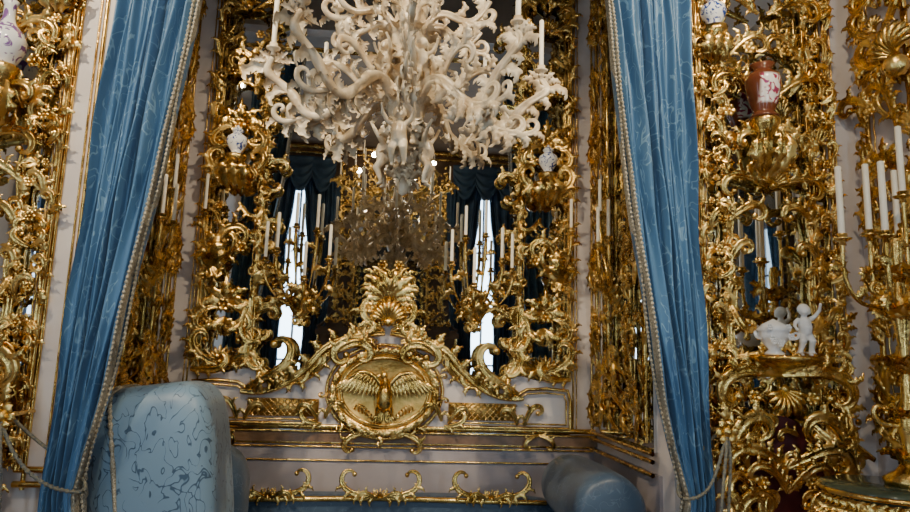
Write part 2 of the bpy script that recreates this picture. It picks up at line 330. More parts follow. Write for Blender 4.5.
    for a in(-.8,0,.8): leaf(b,(1.18+a*.05,2.80),pi/2-a*.5,.22,a,.12,.3,.5)
    scroll(b,(1.18,2.96),0,.26,.2,-5.5,.1,nl=2);scroll(b,(1.18,2.96),pi,.26,-.2,5.5,.1,nl=2)
b.set(frame((0,YB-.02,0)))
shell(b,(0,1.86),pi/2,.17,.1,11)
a=np.linspace(0,2*pi,65)
for rx,rz,rr,w in((.365,.285,.030,.09),(.315,.24,.012,.10),(.42,.335,.012,.075)):
    P=np.stack([rx*np.cos(a),1.36+rz*np.sin(a),np.full(65,w)],1); tube(b,P,rr*(1+.15*np.sin(a*32)),8)
for i in range(26):
    q=i/26*2*pi; leaf(b,(.36*math.cos(q),1.36+.28*math.sin(q)),q+1.2,.11,.9,.11,.28)
    if i%3==1: scroll(b,(.39*math.cos(q),1.36+.30*math.sin(q)),q+.9,.13,.2,-5,.09,nl=1,n=18)
t=np.linspace(0,1,9)[:,None]
Vd=np.stack([t*.36*np.cos(a)[None,:],1.36+t*.27*np.sin(a)[None,:],np.repeat(.10-.03*(1-t**3),65,1)],2); b.add(Vd,gridF(9,65,False),1)
# relief eagle with spread wings
for s in(1,-1):
    b.set(frame((0,YB-.02,0))@S2(s))
    P=bez((.03,1.40,.12),(.10,1.52,.14),(.20,1.53,.13),(.285,1.42,.11),16); tube(b,P,.020-.010*np.linspace(0,1,16),8)
    for i in range(12):
        p=P[2+i]; an=-pi*.52+i*.085; leaf(b,(p[0],p[1]),an,.13+.055*math.sin(i/11*pi)+.02*i/11,.25,p[2]-.012,.13,.06,lob=1)
    for i in range(9):
        p=P[1+i]; leaf(b,(p[0],p[1]),-pi*.5+i*.09,.075,.25,p[2]+.004,.2,.08,lob=1)
    for i in range(4): leaf(b,(.01,1.23),-pi/2+.12+.2*i,.12,.1,.09,.16,.05,lob=1)
    tube(b,[(.02,1.28,.13),(.05,1.23,.12),(.055,1.19,.10)],[.028,.018,.010],6)
    for i in range(6): scroll(b,(.06+.03*i,1.16+.012*i),.2+.3*i,.09,.2,5,.08,nl=1,n=14)
b.set(frame((0,YB-.02,0)))
P=bez((0,1.22,.10),(0,1.28,.17),(0,1.38,.16),(.0,1.45,.13),14); tube(b,P,np.interp(np.linspace(0,1,14),[0,.25,.6,.85,1],[.02,.06,.055,.03,.022]),10,ref=(1,0,0))
ball(b,(-.012,1.475,.135),.028); leaf(b,(-.03,1.478),pi*1.08,.045,.6,.135,.28,lob=1)
b.obj('gilded_mirror_frame',[GOLD,DGOLD])
top=[(-1.40,1.48),(-1.15,1.46),(-1.0,1.5),(-.88,1.44),(-.75,1.40),(-.58,1.42),(-.46,1.56),(-.34,1.70),(-.2,1.75),(-.1,1.82),(0,1.86)]
xs=np.linspace(-1.40,1.40,81); tz=np.interp(-abs(xs),[p[0] for p in top],[p[1] for p in top])
b=Buf(); V=[]
for x,z in zip(xs,tz): V+= [(x,YB-.021,1.1),(x,YB-.07,1.1),(x,YB-.07,z),(x,YB-.021,z)]
b.add(V,gridF(81,4,True)); b.obj('trim_panel',[PLASTER],smooth=False)
b=Buf(); b.set(frame((0,YB,0)))
def rail(b,u0,u1,v,r,w=.02): tube(b,[(u0,v,w),(u1,v,w)],r,8)
for v,r,w in((1.10,.020,.06),(1.065,.008,.06),(.985,.014,.03),(.955,.008,.03),(.86,.007,.03)): rail(b,-AW+.02,AW-.02,v,r,w)
for s in(-1,1):
    for u,r in((1.425,.007),(1.45,.005),(1.57,.009)): tube(b,[(s*u,1.1,.015),(s*u,5.2,.015)],r,6)
b.obj('trim_back',[GOLD])
b=Buf()
box(b,(0,YB-.012,.5),(2*AW,.024,.98)); box(b,(0,YB-.03,1.03),(2*AW,.05,.08),1)
b.obj('baseboard_back',[DADO,noisy('brown_shading',(.16,.09,.045),(.26,.15,.08),10,.35)],smooth=False)  # brown shading between the gold lines, painted as a strip
# ---------------------------------------------------------------- alcove side walls
for kind,s in(('left',-1),('right',1)):
    b=Buf(); random.seed(21)
    fr=frame((s*(AW-.02),0,0),kind)@S2(1 if s<0 else -1)
    b.set(fr)
    column(b,3.88,4.12,1.15,4.9,ph=.3,dens=.9,inner=-1); column(b,4.55,4.80,1.15,4.9,ph=1.9,dens=.9,inner=1)
    fill(b,4.1,4.5,1.15,1.6,10,.25,.4); fill(b,4.1,4.5,3.7,4.4,8,.3,.5)
    for v in(1.1,1.055,.98): tube(b,[(3.78,v,.03),(4.97,v,.03)],.014,6)
    b.obj('gilded_wall_carving',[GOLD])
    b=Buf(); b.set(fr); sconce(b,(4.3,2.1,.03),[(4.2,2.42,.14),(4.42,2.42,.14),(4.5,2.66,.1)],.28); b.obj('candle_sconce',[GOLD,WAX])
    wall('baseboard_alcove_%s'%kind,*( (-AW,-AW+.02) if s<0 else (AW-.02,AW)),3.76,4.97,0,.98,DADO)
# ---------------------------------------------------------------- sconces on back mirror and columns
for s in(-1,1):
    b=Buf(); random.seed(31+s); b.set(frame((0,YB-.03,0))@S2(s))
    sconce(b,(.64,1.98,.06),[(.90,2.26,.18),(.81,2.32,.26),(.60,2.12,.32),(.55,2.50,.14),(.44,2.28,.25),(.70,2.52,.16)],.27)
    fill(b,.57,.8,1.92,2.06,4,.14,.24,.06)
    b.obj('candle_sconce',[GOLD,WAX])
    b=Buf(); b.set(frame((0,YB-.03,0))@S2(s)); sconce(b,(1.27,2.3,.08),[(1.34,2.58,.22)],.27); b.obj('candle_sconce',[GOLD,WAX])
def vase(name,x,y,z,h,mat,tall=False,lid=True,shape=0,parent=None):
    b=Buf(); b.set(frame((x,y,z)))
    pr=[(.001,0),(.20,0),(.22,.03),(.17,.08),(.20,.15),(.33,.35),(.38,.52),(.34,.68),(.20,.78),(.15,.84),(.20,.90),(.22,.92)]
    if shape==2: pr=[(.001,0),(.24,0),(.25,.03),(.19,.08),(.18,.12),(.24,.3),(.29,.5),(.31,.68),(.28,.8),(.17,.87),(.15,.92),(.22,1.0),(.2,1.0),(.001,.96)]
    elif tall: pr=[(.001,0),(.16,0),(.17,.04),(.20,.10),(.27,.25),(.28,.38),(.22,.52),(.11,.64),(.08,.75),(.08,.92),(.11,1.0),(.08,1.0),(.001,.95)]
    elif lid: pr+=[(.21,.94),(.14,1.02),(.04,1.07),(.05,1.1),(.03,1.14),(.001,1.15)]
    lathe(b,[(r*h,v*h) for r,v in pr],(0,0,0),24)
    return b.obj(name,[mat],parent)
for s in(-1,1): vase('porcelain_vase',s*1.18,YB-.16,3.052,.2,BLUEW)
# ---------------------------------------------------------------- front wall pier panels
def pier(s):
    b=Buf(); random.seed(41); b.set(frame((s*PC,YF-.012,0))@S2(s))
    base=b.M.copy()
    for q in(1,-1):
        b.M=base@np.array(S2(q))
        random.seed(43+q)
        column(b,.27,.41,1.0,4.9,ph=.5,dens=.9,inner=1)
        for u,v,a,l,a2 in((.02,2.66,.35,.44,-5),(.26,2.45,pi*.75,.34,5),(.26,1.66,pi*.95,.40,-5),
                          (.27,2.2,pi*.6,.26,5),(.27,1.95,-pi*.6,.26,-5),
                          (.03,3.2,.7,.5,-5),(.24,3.45,pi*.7,.42,5),(.03,3.75,.5,.5,-5),(.24,4.1,pi*.6,.45,5),(.22,2.85,pi*.6,.36,5)):
            scroll(b,(u,v),a,l,.2,a2,.05,r=.017,nl=4,both=True,ll=.32)
        for u,v,a,l,a2,r in((.0,1.58,.1,.62,-5,.026),(.36,1.05,pi*.55,.60,5,.026),(.0,1.08,.5,.55,-5,.024),(.05,.80,.1,.6,5,.026),(.34,.62,pi*.5,.6,5,.026),(.12,1.35,-.9,.45,5,.018),(.3,1.5,-pi*.4,.4,-5,.018),(.0,.95,.9,.4,-5,.018),(.02,.7,.6,.45,5,.02)):
            scroll(b,(u,v),a,l,.2,a2,.08,r=r,nl=5,both=True,ll=.26,h=.05)
        for u,v in((.1,1.72),(.17,1.45),(.1,2.78),(.26,3.1),(.12,3.5),(.14,1.0)): flower(b,(u,v),.045,.08)
        fill(b,.0,.3,.75,1.5,9,.18,.3,.04); fill(b,.05,.3,3.9,4.8,7,.25,.4,.02); fill(b,.1,.28,2.7,3.4,4,.18,.3,.02)
        P=np.stack([.24+.012*np.sin(np.linspace(0,12,40)),np.linspace(1.68,2.6,40),np.full(40,.03)],1); tube(b,P,.013,6,groove=True)
    b.M=base
    shell(b,(0,2.66),pi/2,.13,.06); shell(b,(0,1.5),-pi/2,.15,.08); shell(b,(0,4.0),pi/2,.2,.05)
    u0=-.06 if s>0 else -.12
    lathe(b,[(.001,2.68),(.015,2.72),(.025,2.8),(.035,2.88),(.05,2.95),(.08,3.0),(.09,3.03),(.08,3.045),(.001,3.045)],(u0,0,.12),16)
    for a in(-1,-.4,.4,1): leaf(b,(u0+a*.03,2.70),pi/2-a*.7,.27,a,.13,.2,.35)
    scroll(b,(u0,2.95),.1,.28,.2,-5.5,.1,nl=3);scroll(b,(u0,2.95),pi-.1,.28,-.2,5.5,.1,nl=3)
    lathe(b,[(.001,1.58),(.05,1.6),(.18,1.64),(.21,1.665),(.2,1.68),(.001,1.68)],(0,0,.1),18)
    lathe(b,[(.001,3.38),(.02,3.42),(.03,3.5),(.07,3.56),(.08,3.60),(.001,3.60)],(-.34,0,.1),12)
    for a in(-.8,0,.8): leaf(b,(-.34+a*.03,3.38),pi/2-a*.6,.2,a,.1,.25,.35)
    scroll(b,(-.34,3.55),0,.2,.2,-5,.06); scroll(b,(-.34,3.55),pi,.2,-.2,5,.06)
    b.obj('gilded_wall_carving',[GOLD])
    b=Buf(); b.set(base); a=np.linspace(0,2*pi,33); t=np.linspace(0,1,4)[:,None]
    b.add(np.stack([t*.3*np.cos(a),.95+t*.40*np.sin(a),np.repeat(.025-.015*t,33,1)],2),gridF(4,33,False)); b.obj('red_velvet_panel',[RED])
    b=Buf(); b.set(frame((0,YF,0))@S2(s))
    for u,r in((1.64,.012),(1.67,.006),(1.765,.012),(2.63,.012),(2.655,.006)): tube(b,[(u,.9,.008),(u,5.4,.008)],r,6)
    for v in(1.0,.93): tube(b,[(1.66,v,.03),(1.80,v,.03)],.016,6); tube(b,[(2.6,v,.03),(2.78,v,.03)],.016,6)
    b.obj('trim_front_%s'%('left' if s<0 else 'right'),[GOLD])
    vase('porcelain_vase',s*(PC-.34),YF-.11,3.602,.2,BLUEW)
    if s>0: vase('red_porcelain_vase',s*(PC+u0),YF-.132,3.047,.33,REDV,shape=2)
    else: vase('floral_porcelain_vase',s*(PC+u0),YF-.132,3.047,.36,FLORAL,True)
pier(1); pier(-1)
# ---------------------------------------------------------------- figures (remeshed lumps -> one surface)
def figure(name,x,y,z,h,mat,parent=None,rot=0,fly=False):
    b=Buf(); M=Matrix.Translation((x,y,z))@Matrix.Rotation(rot,4,'Z')@frame((0,0,0))@Matrix.Scale(h,4); b.set(M)
    ball(b,(0,.88,.03),.11,k=12); ball(b,(0,.9,-.01),.118,k=12); ball(b,(0,.86,.13),.022); ball(b,(.045,.83,.09),.04);ball(b,(-.045,.83,.09),.04)
    tube(b,[(0,.80,0),(0,.74,0),(0,.68,0),(0,.55,.03),(0,.44,.0),(0,.38,0)],[.05,.06,.12,.13,.13,.08],10,ref=(1,0,0))
    for s in(-1,1):
        up=1 if (fly or s>0) else -1
        tube(b,[(s*.10,.70,0),(s*.20,.70+.06*up,.03),(s*.26,.72+.16*up,.10),(s*.25,.74+.24*up,.15)],[.055,.045,.035,.03],8,ref=(0,0,1)); ball(b,(s*.25,.74+.25*up,.155),.035)
        tube(b,[(s*.06,.42,0),(s*.10,.28,.09),(s*.10,.12,.02),(s*.09,.03,.0)],[.085,.07,.045,.03],8,ref=(0,0,1)); ball(b,(s*.09,.02,.04),.035,sc=(1,.6,1.8))
        if fly: 
            for i in range(3): tube(b,[(s*.04,.68,-.1),(s*(.2+.05*i),.75-.06*i,-.16),(s*(.36-.02*i),.8-.1*i,-.16)],[.03,.045,.015],6,ref=(0,0,1))
    if not fly:
        tube(b,[(0,0,0),(0,.06,0),(0,.07,0)],[.2,.2,.1],12,ref=(1,0,0)); tube(b,[(0,.5,-.02),(.02,.25,-.03),(0,.05,0)],[.1,.15,.17],10,ref=(1,0,0))
    o=b.obj(name,[mat],parent)
    r=o.modifiers.new('remesh','REMESH'); r.mode='VOXEL'; r.voxel_size=h*.018; r.use_smooth_shade=True
    sm=o.modifiers.new('smooth','SMOOTH'); sm.iterations=3
    return o
for s in(-1,1):
    figure('porcelain_figurine',s*(PC+.13),YF-.12,1.682,.29,PORC)
    b=Buf(); b.set(frame((s*(PC-.06),YF-.13,1.682)))
    lathe(b,[(.001,0),(.05,0),(.055,.01),(.03,.03),(.07,.08),(.085,.11),(.08,.13),(.09,.14),(.06,.17),(.02,.19),(.001,.2)],(0,0,0),16)
    for q in(-1,1): scroll(b,(q*.07,.09),0 if q>0 else pi,.1,0,q*5,0,r=.006,nl=0)
    for i in range(8): flower(b,(.06*math.cos(i*.8),.10+.05*math.sin(i*2)),.022,.06)
    b.obj('porcelain_tureen',[PORC])
# ---------------------------------------------------------------- chandelier
def chandelier(name,c,mat,R=.64,narm=8,putti=True):
    root=empty(name,c); b=Buf(); random.seed(77)
    b.set(frame((0,0,0)))
    lathe(b,[(.001,-.03),(.02,-.02),(.03,.02),(.018,.06),(.05,.10),(.06,.16),(.04,.22),(.04,.26),(.08,.34),(.10,.42),(.08,.5),(.05,.56),(.05,.62),(.08,.7),(.10,.78),(.07,.88),(.05,.95),(.04,1.1),(.07,1.2),(.03,1.3),(.015,1.4),(.012,H-c[2]-.12),(.06,H-c[2]-.05),(.001,H-c[2]-.002)],(0,0,0),16)
    for i in range(narm):
        a=2*pi*i/narm+.02; j=1+random.uniform(-.03,.05)
        Mr=Matrix.Rotation(a,4,'Z')@frame((0,0,0)); b.set(Mr)
        P=bez((.08,.42,0),(.24*j,.70,.03),(.36*j,.12,-.05),(R*.80*j,.40,0),24)
        P2=bez(P[-1],P[-1]+(P[-1]-P[-2])*4,(R*1.1*j,.50,.02),(R*.99*j,.60,0),12)
        PP=np.concatenate([P,P2[1:]]); tt=np.linspace(0,1,len(PP)); tube(b,PP,(.028-.011*tt+.003*np.sin(tt*30)),8,groove=True)
        for q in range(3,len(PP)-2,3):
            T=PP[q+1]-PP[q]; an=math.atan2(T[1],T[0]); s=1 if (q//3)%2 else -1
            leaf(b,(PP[q,0],PP[q,1]),an+s*.35,random.uniform(.12,.18),s*2.2,PP[q,2],.24,.1,tw=random.uniform(-.7,.7))
            if q%2: leaf(b,(PP[q,0],PP[q,1]),an-s*.35,random.uniform(.09,.13),-s*2.2,PP[q,2],.24,.1,tw=random.uniform(-.7,.7))
        scroll(b,(P[13,0],P[13,1]),-.7,.38,.3,5.2,0,r=.013,nl=4,tw=.6,ll=.38,lw=.25)
        scroll(b,(P[7,0],P[7,1]),1.0,.36,-.3,-5.2,0,r=.012,nl=4,tw=.6,ll=.38,lw=.25)
        scroll(b,(P[20,0],P[20,1]),-.4,.28,.3,5.5,0,r=.010,nl=3,tw=.6,ll=.4,lw=.25)
        b.set(Mr)
        candle(b,(R*.99*j,.64,0),.27,.012,0,1)
        for q in range(5): leaf(b,(R*.99*j+.012*(q-2),.58),pi/2-(q-2)*.5,.08,-(q-2)*.5,0,.3)
        Mr=Matrix.Rotation(a+pi/narm,4,'Z')@frame((0,0,0)); b.set(Mr)
        P=bez((.07,.78,0),(.2,1.0,.02),(.26,.66,-.02),(R*.62,.90,0),18); tt=np.linspace(0,1,18); tube(b,P,(.020-.007*tt),7,groove=True)
        for q in range(3,17,4):
            T=P[q+1]-P[q]; an=math.atan2(T[1],T[0]); s=1 if (q//4)%2 else -1
            leaf(b,(P[q,0],P[q,1]),an+s*.35,random.uniform(.10,.15),s*2,0,.24,.1,tw=random.uniform(-.7,.7))
        scroll(b,(P[10,0],P[10,1]),-.6,.28,.3,5.2,0,r=.011,nl=3,tw=.6,ll=.4,lw=.24)
        candle(b,(R*.62,.95,0),.27,.012,0,1)
        for v,l in((.04,.08),(.12,.11),(.2,.12),(.34,.16),(.5,.14),(.70,.16)):
            leaf(b,(.04,v),pi/2-.4,l,-1.4,0,.36,.1,tw=pi/2)
            leaf(b,(.04,v),-.3,l*.7,-1.2,0,.36,.1,tw=pi/2)
    b.obj('arms',[mat,WAX],root)
    if putti:
        for i in range(4): 
            a=2*pi*i/4-.3; figure('putto_%d'%i,.10*math.cos(a),.10*math.sin(a),.02+.06*(i%2),.29,mat,root,rot=a+pi/2,fly=True)
        for i in range(4):
            a=2*pi*i/4+.5; figure('putto_up_%d'%i,.12*math.cos(a),.12*math.sin(a),.46,.25,mat,root,rot=a+pi/2,fly=True)
    return root
chandelier('ivory_chandelier',(.04,3.0,2.38),IVORY)
chandelier('gilded_chandelier',(0,-.7,3.9),DGOLD,R=.9,narm=8,putti=False)
# ---------------------------------------------------------------- curtains
def curtain(name,edges,y0,mat,nf=7,amp=.05,sx=1,lace=True,ztop=4.68,zbot=.02):
    e=sorted(edges); zz=[q[0] for q in e]
    n,mw=90,170; z=np.linspace(zbot,ztop,n); xi=np.interp(z,zz,[q[1] for q in e]); xo=np.interp(z,zz,[q[2] for q in e])
    s=np.linspace(0,1,mw); b=Buf(); 
    S,Z=np.meshgrid(s,z); Xi=xi[:,None]; Xo=xo[:,None]
    ph=2*pi*nf*(S+.05*np.sin(2*pi*S*1.7)); wdt=(Xo-Xi)
    am=amp*(.75+.25*np.sin(5*S+1)) *np.clip(1.15-.35*wdt,.5,1.2)
    Y=y0+am*np.sin(ph)+.02*np.sin(ph*2.3+Z*1.3)+.012*np.sin(Z*5+S*9)
    X=Xi+S*wdt+.018*np.cos(ph)*wdt+.006*np.sin(Z*7+S*20)
    b.add(np.stack([sx*X,Y,Z],2),gridF(n,mw,False)); 
    Fi=gridF(n,mw,False); col=Fi[:,0]%mw
    if lace: b.MI[0]=np.where((col<12)&((col<5)|(col>8)),1,0)
    o=b.obj(name,[mat,BRAID])
    uv=o.data.uv_layers.new(name='UVMap'); li=np.zeros(len(o.data.loops),dtype=np.int32); o.data.loops.foreach_get('vertex_index',li)
    U=(S*1.9).ravel(); Vv=Z.ravel(); uv.data.foreach_set('uv',np.stack([U[li],Vv[li]],1).astype(np.float32).ravel())
    if lace:
        b=Buf(); zf=np.linspace(zbot,ztop,900)
        for c_,d in((0,-.006),(11,0)):
            P=np.stack([sx*(X[:,c_]+d),Y[:,c_]-.008,z],1); Pf=np.stack([np.interp(zf,z,P[:,i]) for i in range(3)],1)
            tube(b,Pf,.007+.003*np.sin(np.arange(900)*1.3),5,ref=(1,0,0))
        b.obj('fringe',[BRAID],o)
    return o
def tassel(b,p,sc=1.):
    lathe(b,[(.001,0),(.012*sc,-.005),(.02*sc,-.03*sc),(.012*sc,-.05*sc),(.024*sc,-.07*sc),(.03*sc,-.10*sc),(.022*sc,-.12*sc),(.026*sc,-.13*sc),(.036*sc,-.24*sc),(.001,-.24*sc)],p,14)
ED={-1:[(0.0,1.34,1.60),(.6,1.36,1.60),(.9,1.42,1.60),(1.15,1.39,1.59),(1.9,1.28,1.57),(2.8,1.17,1.54),(3.8,1.06,1.50),(4.7,.96,1.50)],
     1:[(0.0,1.46,1.72),(.6,1.50,1.72),(.9,1.57,1.74),(1.15,1.51,1.73),(1.9,1.38,1.70),(2.8,1.26,1.67),(3.8,1.16,1.67),(4.7,1.06,1.67)]}
for s in(-1,1):
    o=curtain('curtain',ED[s],3.44,CURT,sx=s,nf=6)
    ie=-.09 if s>0 else -.24
    b=Buf(); b.set(frame((s*1.62,3.34,.14))@S2(s))
    P=bez((.14,1.13,.02),(.05,.90,.05),(ie+.12,.80,.05),(ie,.80,-.02),40); P[:,2]+=.004*np.sin(np.linspace(0,90,40)); tube(b,P,.009+.003*np.sin(np.linspace(0,120,40)),6)
    P=bez((ie,.80,-.02),(ie-.03,.84,-.12),(.05,.96,-.2),(.14,1.11,-.1),20); tube(b,P,.009,6)
    P=bez((.14,1.12,.02),(.16,1.0,.05),(.10,.8,.06),(.12,.62,.05),30); tube(b,P,.009+.003*np.sin(np.linspace(0,90,30)),6); tassel(b,(.12,.62,.05),1.2)
    P=bez((.14,1.12,.02),(.10,1.0,.08),(.07,.85,.08),(.07,.72,.07),30); tube(b,P,.009+.003*np.sin(np.linspace(0,90,30)),6); tassel(b,(.07,.72,.07),1.2)
    b.mi=1; flower(b,(.14,1.14),.07,.0); ball(b,(.14,1.14,.02),.03); leaf(b,(.14,1.12),-pi/2,.14,.2,.0); leaf(b,(.14,1.16),pi/2,.14,.2,.0); tube(b,[(.14,1.14,-.26),(.14,1.14,0)],.012,6,ref=(1,0,0))
    b.obj('curtain_tieback',[CORD,GOLD])
b=Buf(); b.set(frame((0,3.44,4.73))); tube(b,[(-1.66,0,0),(1.66,0,0)],.025,10); ball(b,(-1.68,0,0),.04); ball(b,(1.68,0,0),.04); b.obj('curtain_rod',[GOLD])
WE=[(0,0.0,.42),(2.0,0.0,.42),(3.6,-.02,.5),(4.5,-.12,.55),(4.95,-.16,.55)]
for s in(-1,1):
    for q in(-1,1):
        o=curtain('window_curtain',WE,0,TEAL,nf=5,lace=False,ztop=4.95,zbot=.03)
        o.scale=(q,1,1); o.location=(s*wx+q*.20,YO+.14,0)
    b=Buf(); n_,k_=60,24
    for c0 in(-.42,0,.42):
        u=np.linspace(-.24,.24,n_); v=np.linspace(0,1,k_); U,V_=np.meshgrid(u,v,indexing='ij'); dep=.55*(1-.75*(U/.24)**2)+.15
        X=s*wx+c0+U; Z=5.35-V_*dep; Y=YO+.25+.035*np.sin(V_*22)*(1-(U/.24)**2)+.04*(1-(U/.24)**2)
        b.add(np.stack([X,Y,Z],2),gridF(n_,k_,False))
    o=b.obj('window_valance',[TEAL])
for q in(-1,1):
    o=curtain('window_curtain',WE,0,CURT,nf=5,lace=False,ztop=4.95,zbot=.03)
    o.scale=(q,1,1); o.rotation_euler=(0,0,pi/2); o.location=(-2.66,(LY0+LY1)/2+q*.3,0)
# walnut cabinets by the window wall (seen in the mirror)
for s in(-1,1):
    b=Buf(); b.set(frame((s*.95,YO+.30,0),'opp'))
    box(b,(0,1.05,0),(.62,1.9,.40)); box(b,(0,.05,0),(.68,.1,.44)); box(b,(0,2.03,0),(.70,.08,.46)); box(b,(0,2.10,0),(.62,.06,.40))
    for q in(-1,1):
        box(b,(q*.15,1.1,.205),(.25,1.6,.02)); tube(b,[(q*.29,.12,.21),(q*.29,1.98,.21)],.02,8,mi=1)
    P=bez((-.33,2.13,.15),(-.15,2.2,.15),(-.1,2.4,.15),(0,2.42,.15),14); PR=P[::-1]*[-1,1,1]; tube(b,np.concatenate([P,PR[1:]]),.025,8)
    box(b,(0,2.2,.1),(.3,.22,.06))
    for q in(-1,1): scroll(b,(0,2.2),pi/2-q*.8,.3,q*-.2,-q*5,.15,nl=3,both=True,mi=1); scroll(b,(0,1.0),pi/2-q*.8,.25,q*-.2,-q*5,.22,nl=3,mi=1)
    b.obj('walnut_cabinet',[DKBROWN,GOLD],smooth=False)
# ---------------------------------------------------------------- daybed
bed=empty('daybed',(0,0,0))
def rbox(name,c,s,mat,ex=4,rot=None,n=28,parent=bed):
    b=Buf(); u=np.linspace(-pi/2,pi/2,n); v=np.linspace(-pi,pi,2*n,endpoint=False); f=lambda w,e:np.sign(w)*np.abs(w)**(2/e)
    U,V=np.meshgrid(u,v,indexing='ij')
    X=s[0]/2*f(np.cos(U),ex)*f(np.cos(V),ex);Y=s[1]/2*f(np.cos(U),ex)*f(np.sin(V),ex);Z=s[2]/2*f(np.sin(U),ex)
    b.add(np.stack([X,Y,Z],2),gridF(n,2*n,True)); o=b.obj(name,[mat],parent); o.location=c
    if rot: o.rotation_euler=rot
    return o
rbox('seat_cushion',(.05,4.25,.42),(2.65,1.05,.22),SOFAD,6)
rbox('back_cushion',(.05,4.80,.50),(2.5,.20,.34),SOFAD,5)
EX=4.6
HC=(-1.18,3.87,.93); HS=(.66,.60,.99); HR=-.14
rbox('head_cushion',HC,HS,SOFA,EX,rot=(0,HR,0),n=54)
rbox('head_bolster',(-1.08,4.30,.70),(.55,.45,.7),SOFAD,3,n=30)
b=Buf(); b.set(Matrix.Translation((1.30,0,.78))@Matrix(((0,0,1,0),(0,1,0,0),(-1,0,0,0),(0,0,0,1))))
lathe(b,[(.001,3.72),(.10,3.725),(.17,3.735),(.20,3.76),(.21,3.85),(.215,4.15),(.21,4.5),(.20,4.63),(.17,4.655),(.10,4.665),(.001,4.67)],(0,0,0),28)
b.obj('bolster',[SOFAD],bed)
b=Buf(); b.set(frame((0,4.68,0)))
tube(b,[(-1.15,.64,0),(0,.66,0),(1.15,.64,0)],.018,8)
for c_ in(-.74,.0,.76):
    for s in(-1,1):
        b.set(frame((c_,4.67,-.06))@S2(s)); scroll(b,(0,.74),.05,.44,-.1,4.5,.0,r=.013,nl=5,both=True,ll=.24); scroll(b,(.02,.72),.6,.2,.1,-5,.01,nl=2)
    shell(b,(0,.73),pi/2,.06,.01,7)
b.set(frame((0,3.72,0))); tube(b,[(-1.3,.28,0),(0,.24,0),(1.4,.28,0)],.035,8)
for c_ in(-1.2,-.4,.45,1.3):
    for yy in(0,-1.0):
        b.set(frame((c_,3.76-yy,0))); P=bez((0,.30,0),(.08,.2,.05),(-.06,.1,.0),(.0,.0,.03),14); tube(b,P,.04-.02*np.linspace(0,1,14),8)
for s in(-1,1):
    b.set(frame((0,3.70,0))@S2(s))
    for u in(.1,.5,.9): scroll(b,(u,.25),0,.35,.1,4.5,0,nl=4,r=.012)
b.obj('gilt_frame',[GOLD],bed)
b=Buf(); b.set(Matrix.Identity(4)); box(b,(.05,4.25,.30),(2.6,1.0,.08)); b.obj('seat_base',[DGOLD],bed,smooth=False)
rbox('arm_base',(-1.12,3.92,.42),(.6,.7,.30),SOFA,6)
b=Buf(); b.set(Matrix.Identity(4))
cr,sr=math.cos(HR),math.sin(HR)
def hc(x,y,z): return (HC[0]+x*cr+z*sr,HC[1]+y,HC[2]-x*sr+z*cr)
def sq(w,e=EX): return math.copysign(abs(w)**(2/e),w)
x0=-.14; k_=(1-abs((abs(x0)+.03)/.33)**EX)**(1/EX)
P=np.array([hc(x0+.03*(-math.sin(t)),.305*k_*sq(math.cos(t)),.502*k_*sq(math.sin(t))) for t in np.linspace(0,2*pi,240)])
tube(b,P,.011+.003*np.sin(np.arange(240)*1.5),6,ref=(1,0,0))
P=bez(hc(-.14,-.2,.49),(-1.42,3.46,1.34),(-1.50,3.56,1.2),(-1.46,3.54,1.0),20); tube(b,P,.009,6,ref=(0,1,0)); 
b.obj('piping_cord',[BRAID],bed)
b=Buf(); b.set(frame((0,0,0))); tassel(b,(-1.46,1.0,-3.54),1.1); b.obj('tassel',[BRAID],bed)
# ---------------------------------------------------------------- right wall: frame, console, candelabra
b=Buf(); random.seed(91); b.set(frame((2.79,0,0),'right')@S2(-1))
column(b,3.12,3.45,1.2,5.0,ph=.2,dens=1.0,inner=2); column(b,1.6,1.95,1.2,5.0,ph=.2,dens=1.0)
fill(b,3.0,3.5,1.1,2.2,10,.25,.42,.06); fill(b,2.9,3.4,3.0,4.2,8,.3,.5,.05); fill(b,2.0,3.1,1.1,1.5,12,.15,.3,.03)
ball(b,(3.1,3.25,.12),.07); shell(b,(3.1,3.3),pi/2,.2,.1)
b.obj('gilded_wall_carving',[GOLD])
CX=2.45
con=empty('console_table',(0,0,0))
b=Buf(); b.set(frame((CX,3.05,0))); lathe(b,[(.001,1.0),(.27,1.0),(.29,1.02),(.32,1.05),(.31,1.07),(.001,1.07)],(0,0,0),36); b.obj('top',[MARB],con)
b=Buf()
for q in(-.9,0,.9):
    b.set(Matrix.Translation((CX+.1,3.05,0))@Matrix.Rotation(pi+q,4,'Z')@frame((0,0,0)))
    P=bez((.24,1.0,0),(.36,.7,0),(.02,.5,0),(.16,.0,0),24); tube(b,P,.035-.015*np.linspace(0,1,24),8)
    for j in range(2,22,3): leaf(b,(P[j,0],P[j,1]),random.uniform(-1,1),.14,1.5,0,.35)
    scroll(b,(.2,.95),-.8,.4,.2,5,0,nl=4,both=True); scroll(b,(.16,.9),pi,.3,.2,5,0,nl=4,both=True)
for i in range(40):
    q=i/40*2*pi; b.set(Matrix.Translation((CX,3.05,0))@Matrix.Rotation(q,4,'Z')@frame((0,0,0))); leaf(b,(.29,1.03),-pi/2,.16,1,.0,.35,.2,tw=pi/2)
b.set(frame((CX,3.05,0))); aa=np.linspace(0,2*pi,49); tube(b,np.stack([.322*np.cos(aa),np.full(49,1.045),.322*np.sin(aa)],1),.012,8,ref=(0,1,0))
b.obj('legs',[GOLD],con)
KX=2.55
cb=empty('candelabra',(0,0,0)); b=Buf(); b.set(frame((KX,3.05,0)))
lathe(b,[(.001,1.07),(.12,1.07),(.13,1.1),(.07,1.14),(.03,1.2),(.04,1.3),(.06,1.38),(.03,1.48),(.02,1.6),(.025,1.75),(.04,1.85),(.05,1.92),(.03,2.0),(.02,2.1),(.03,2.2),(.02,2.28)],(0,0,0),16)
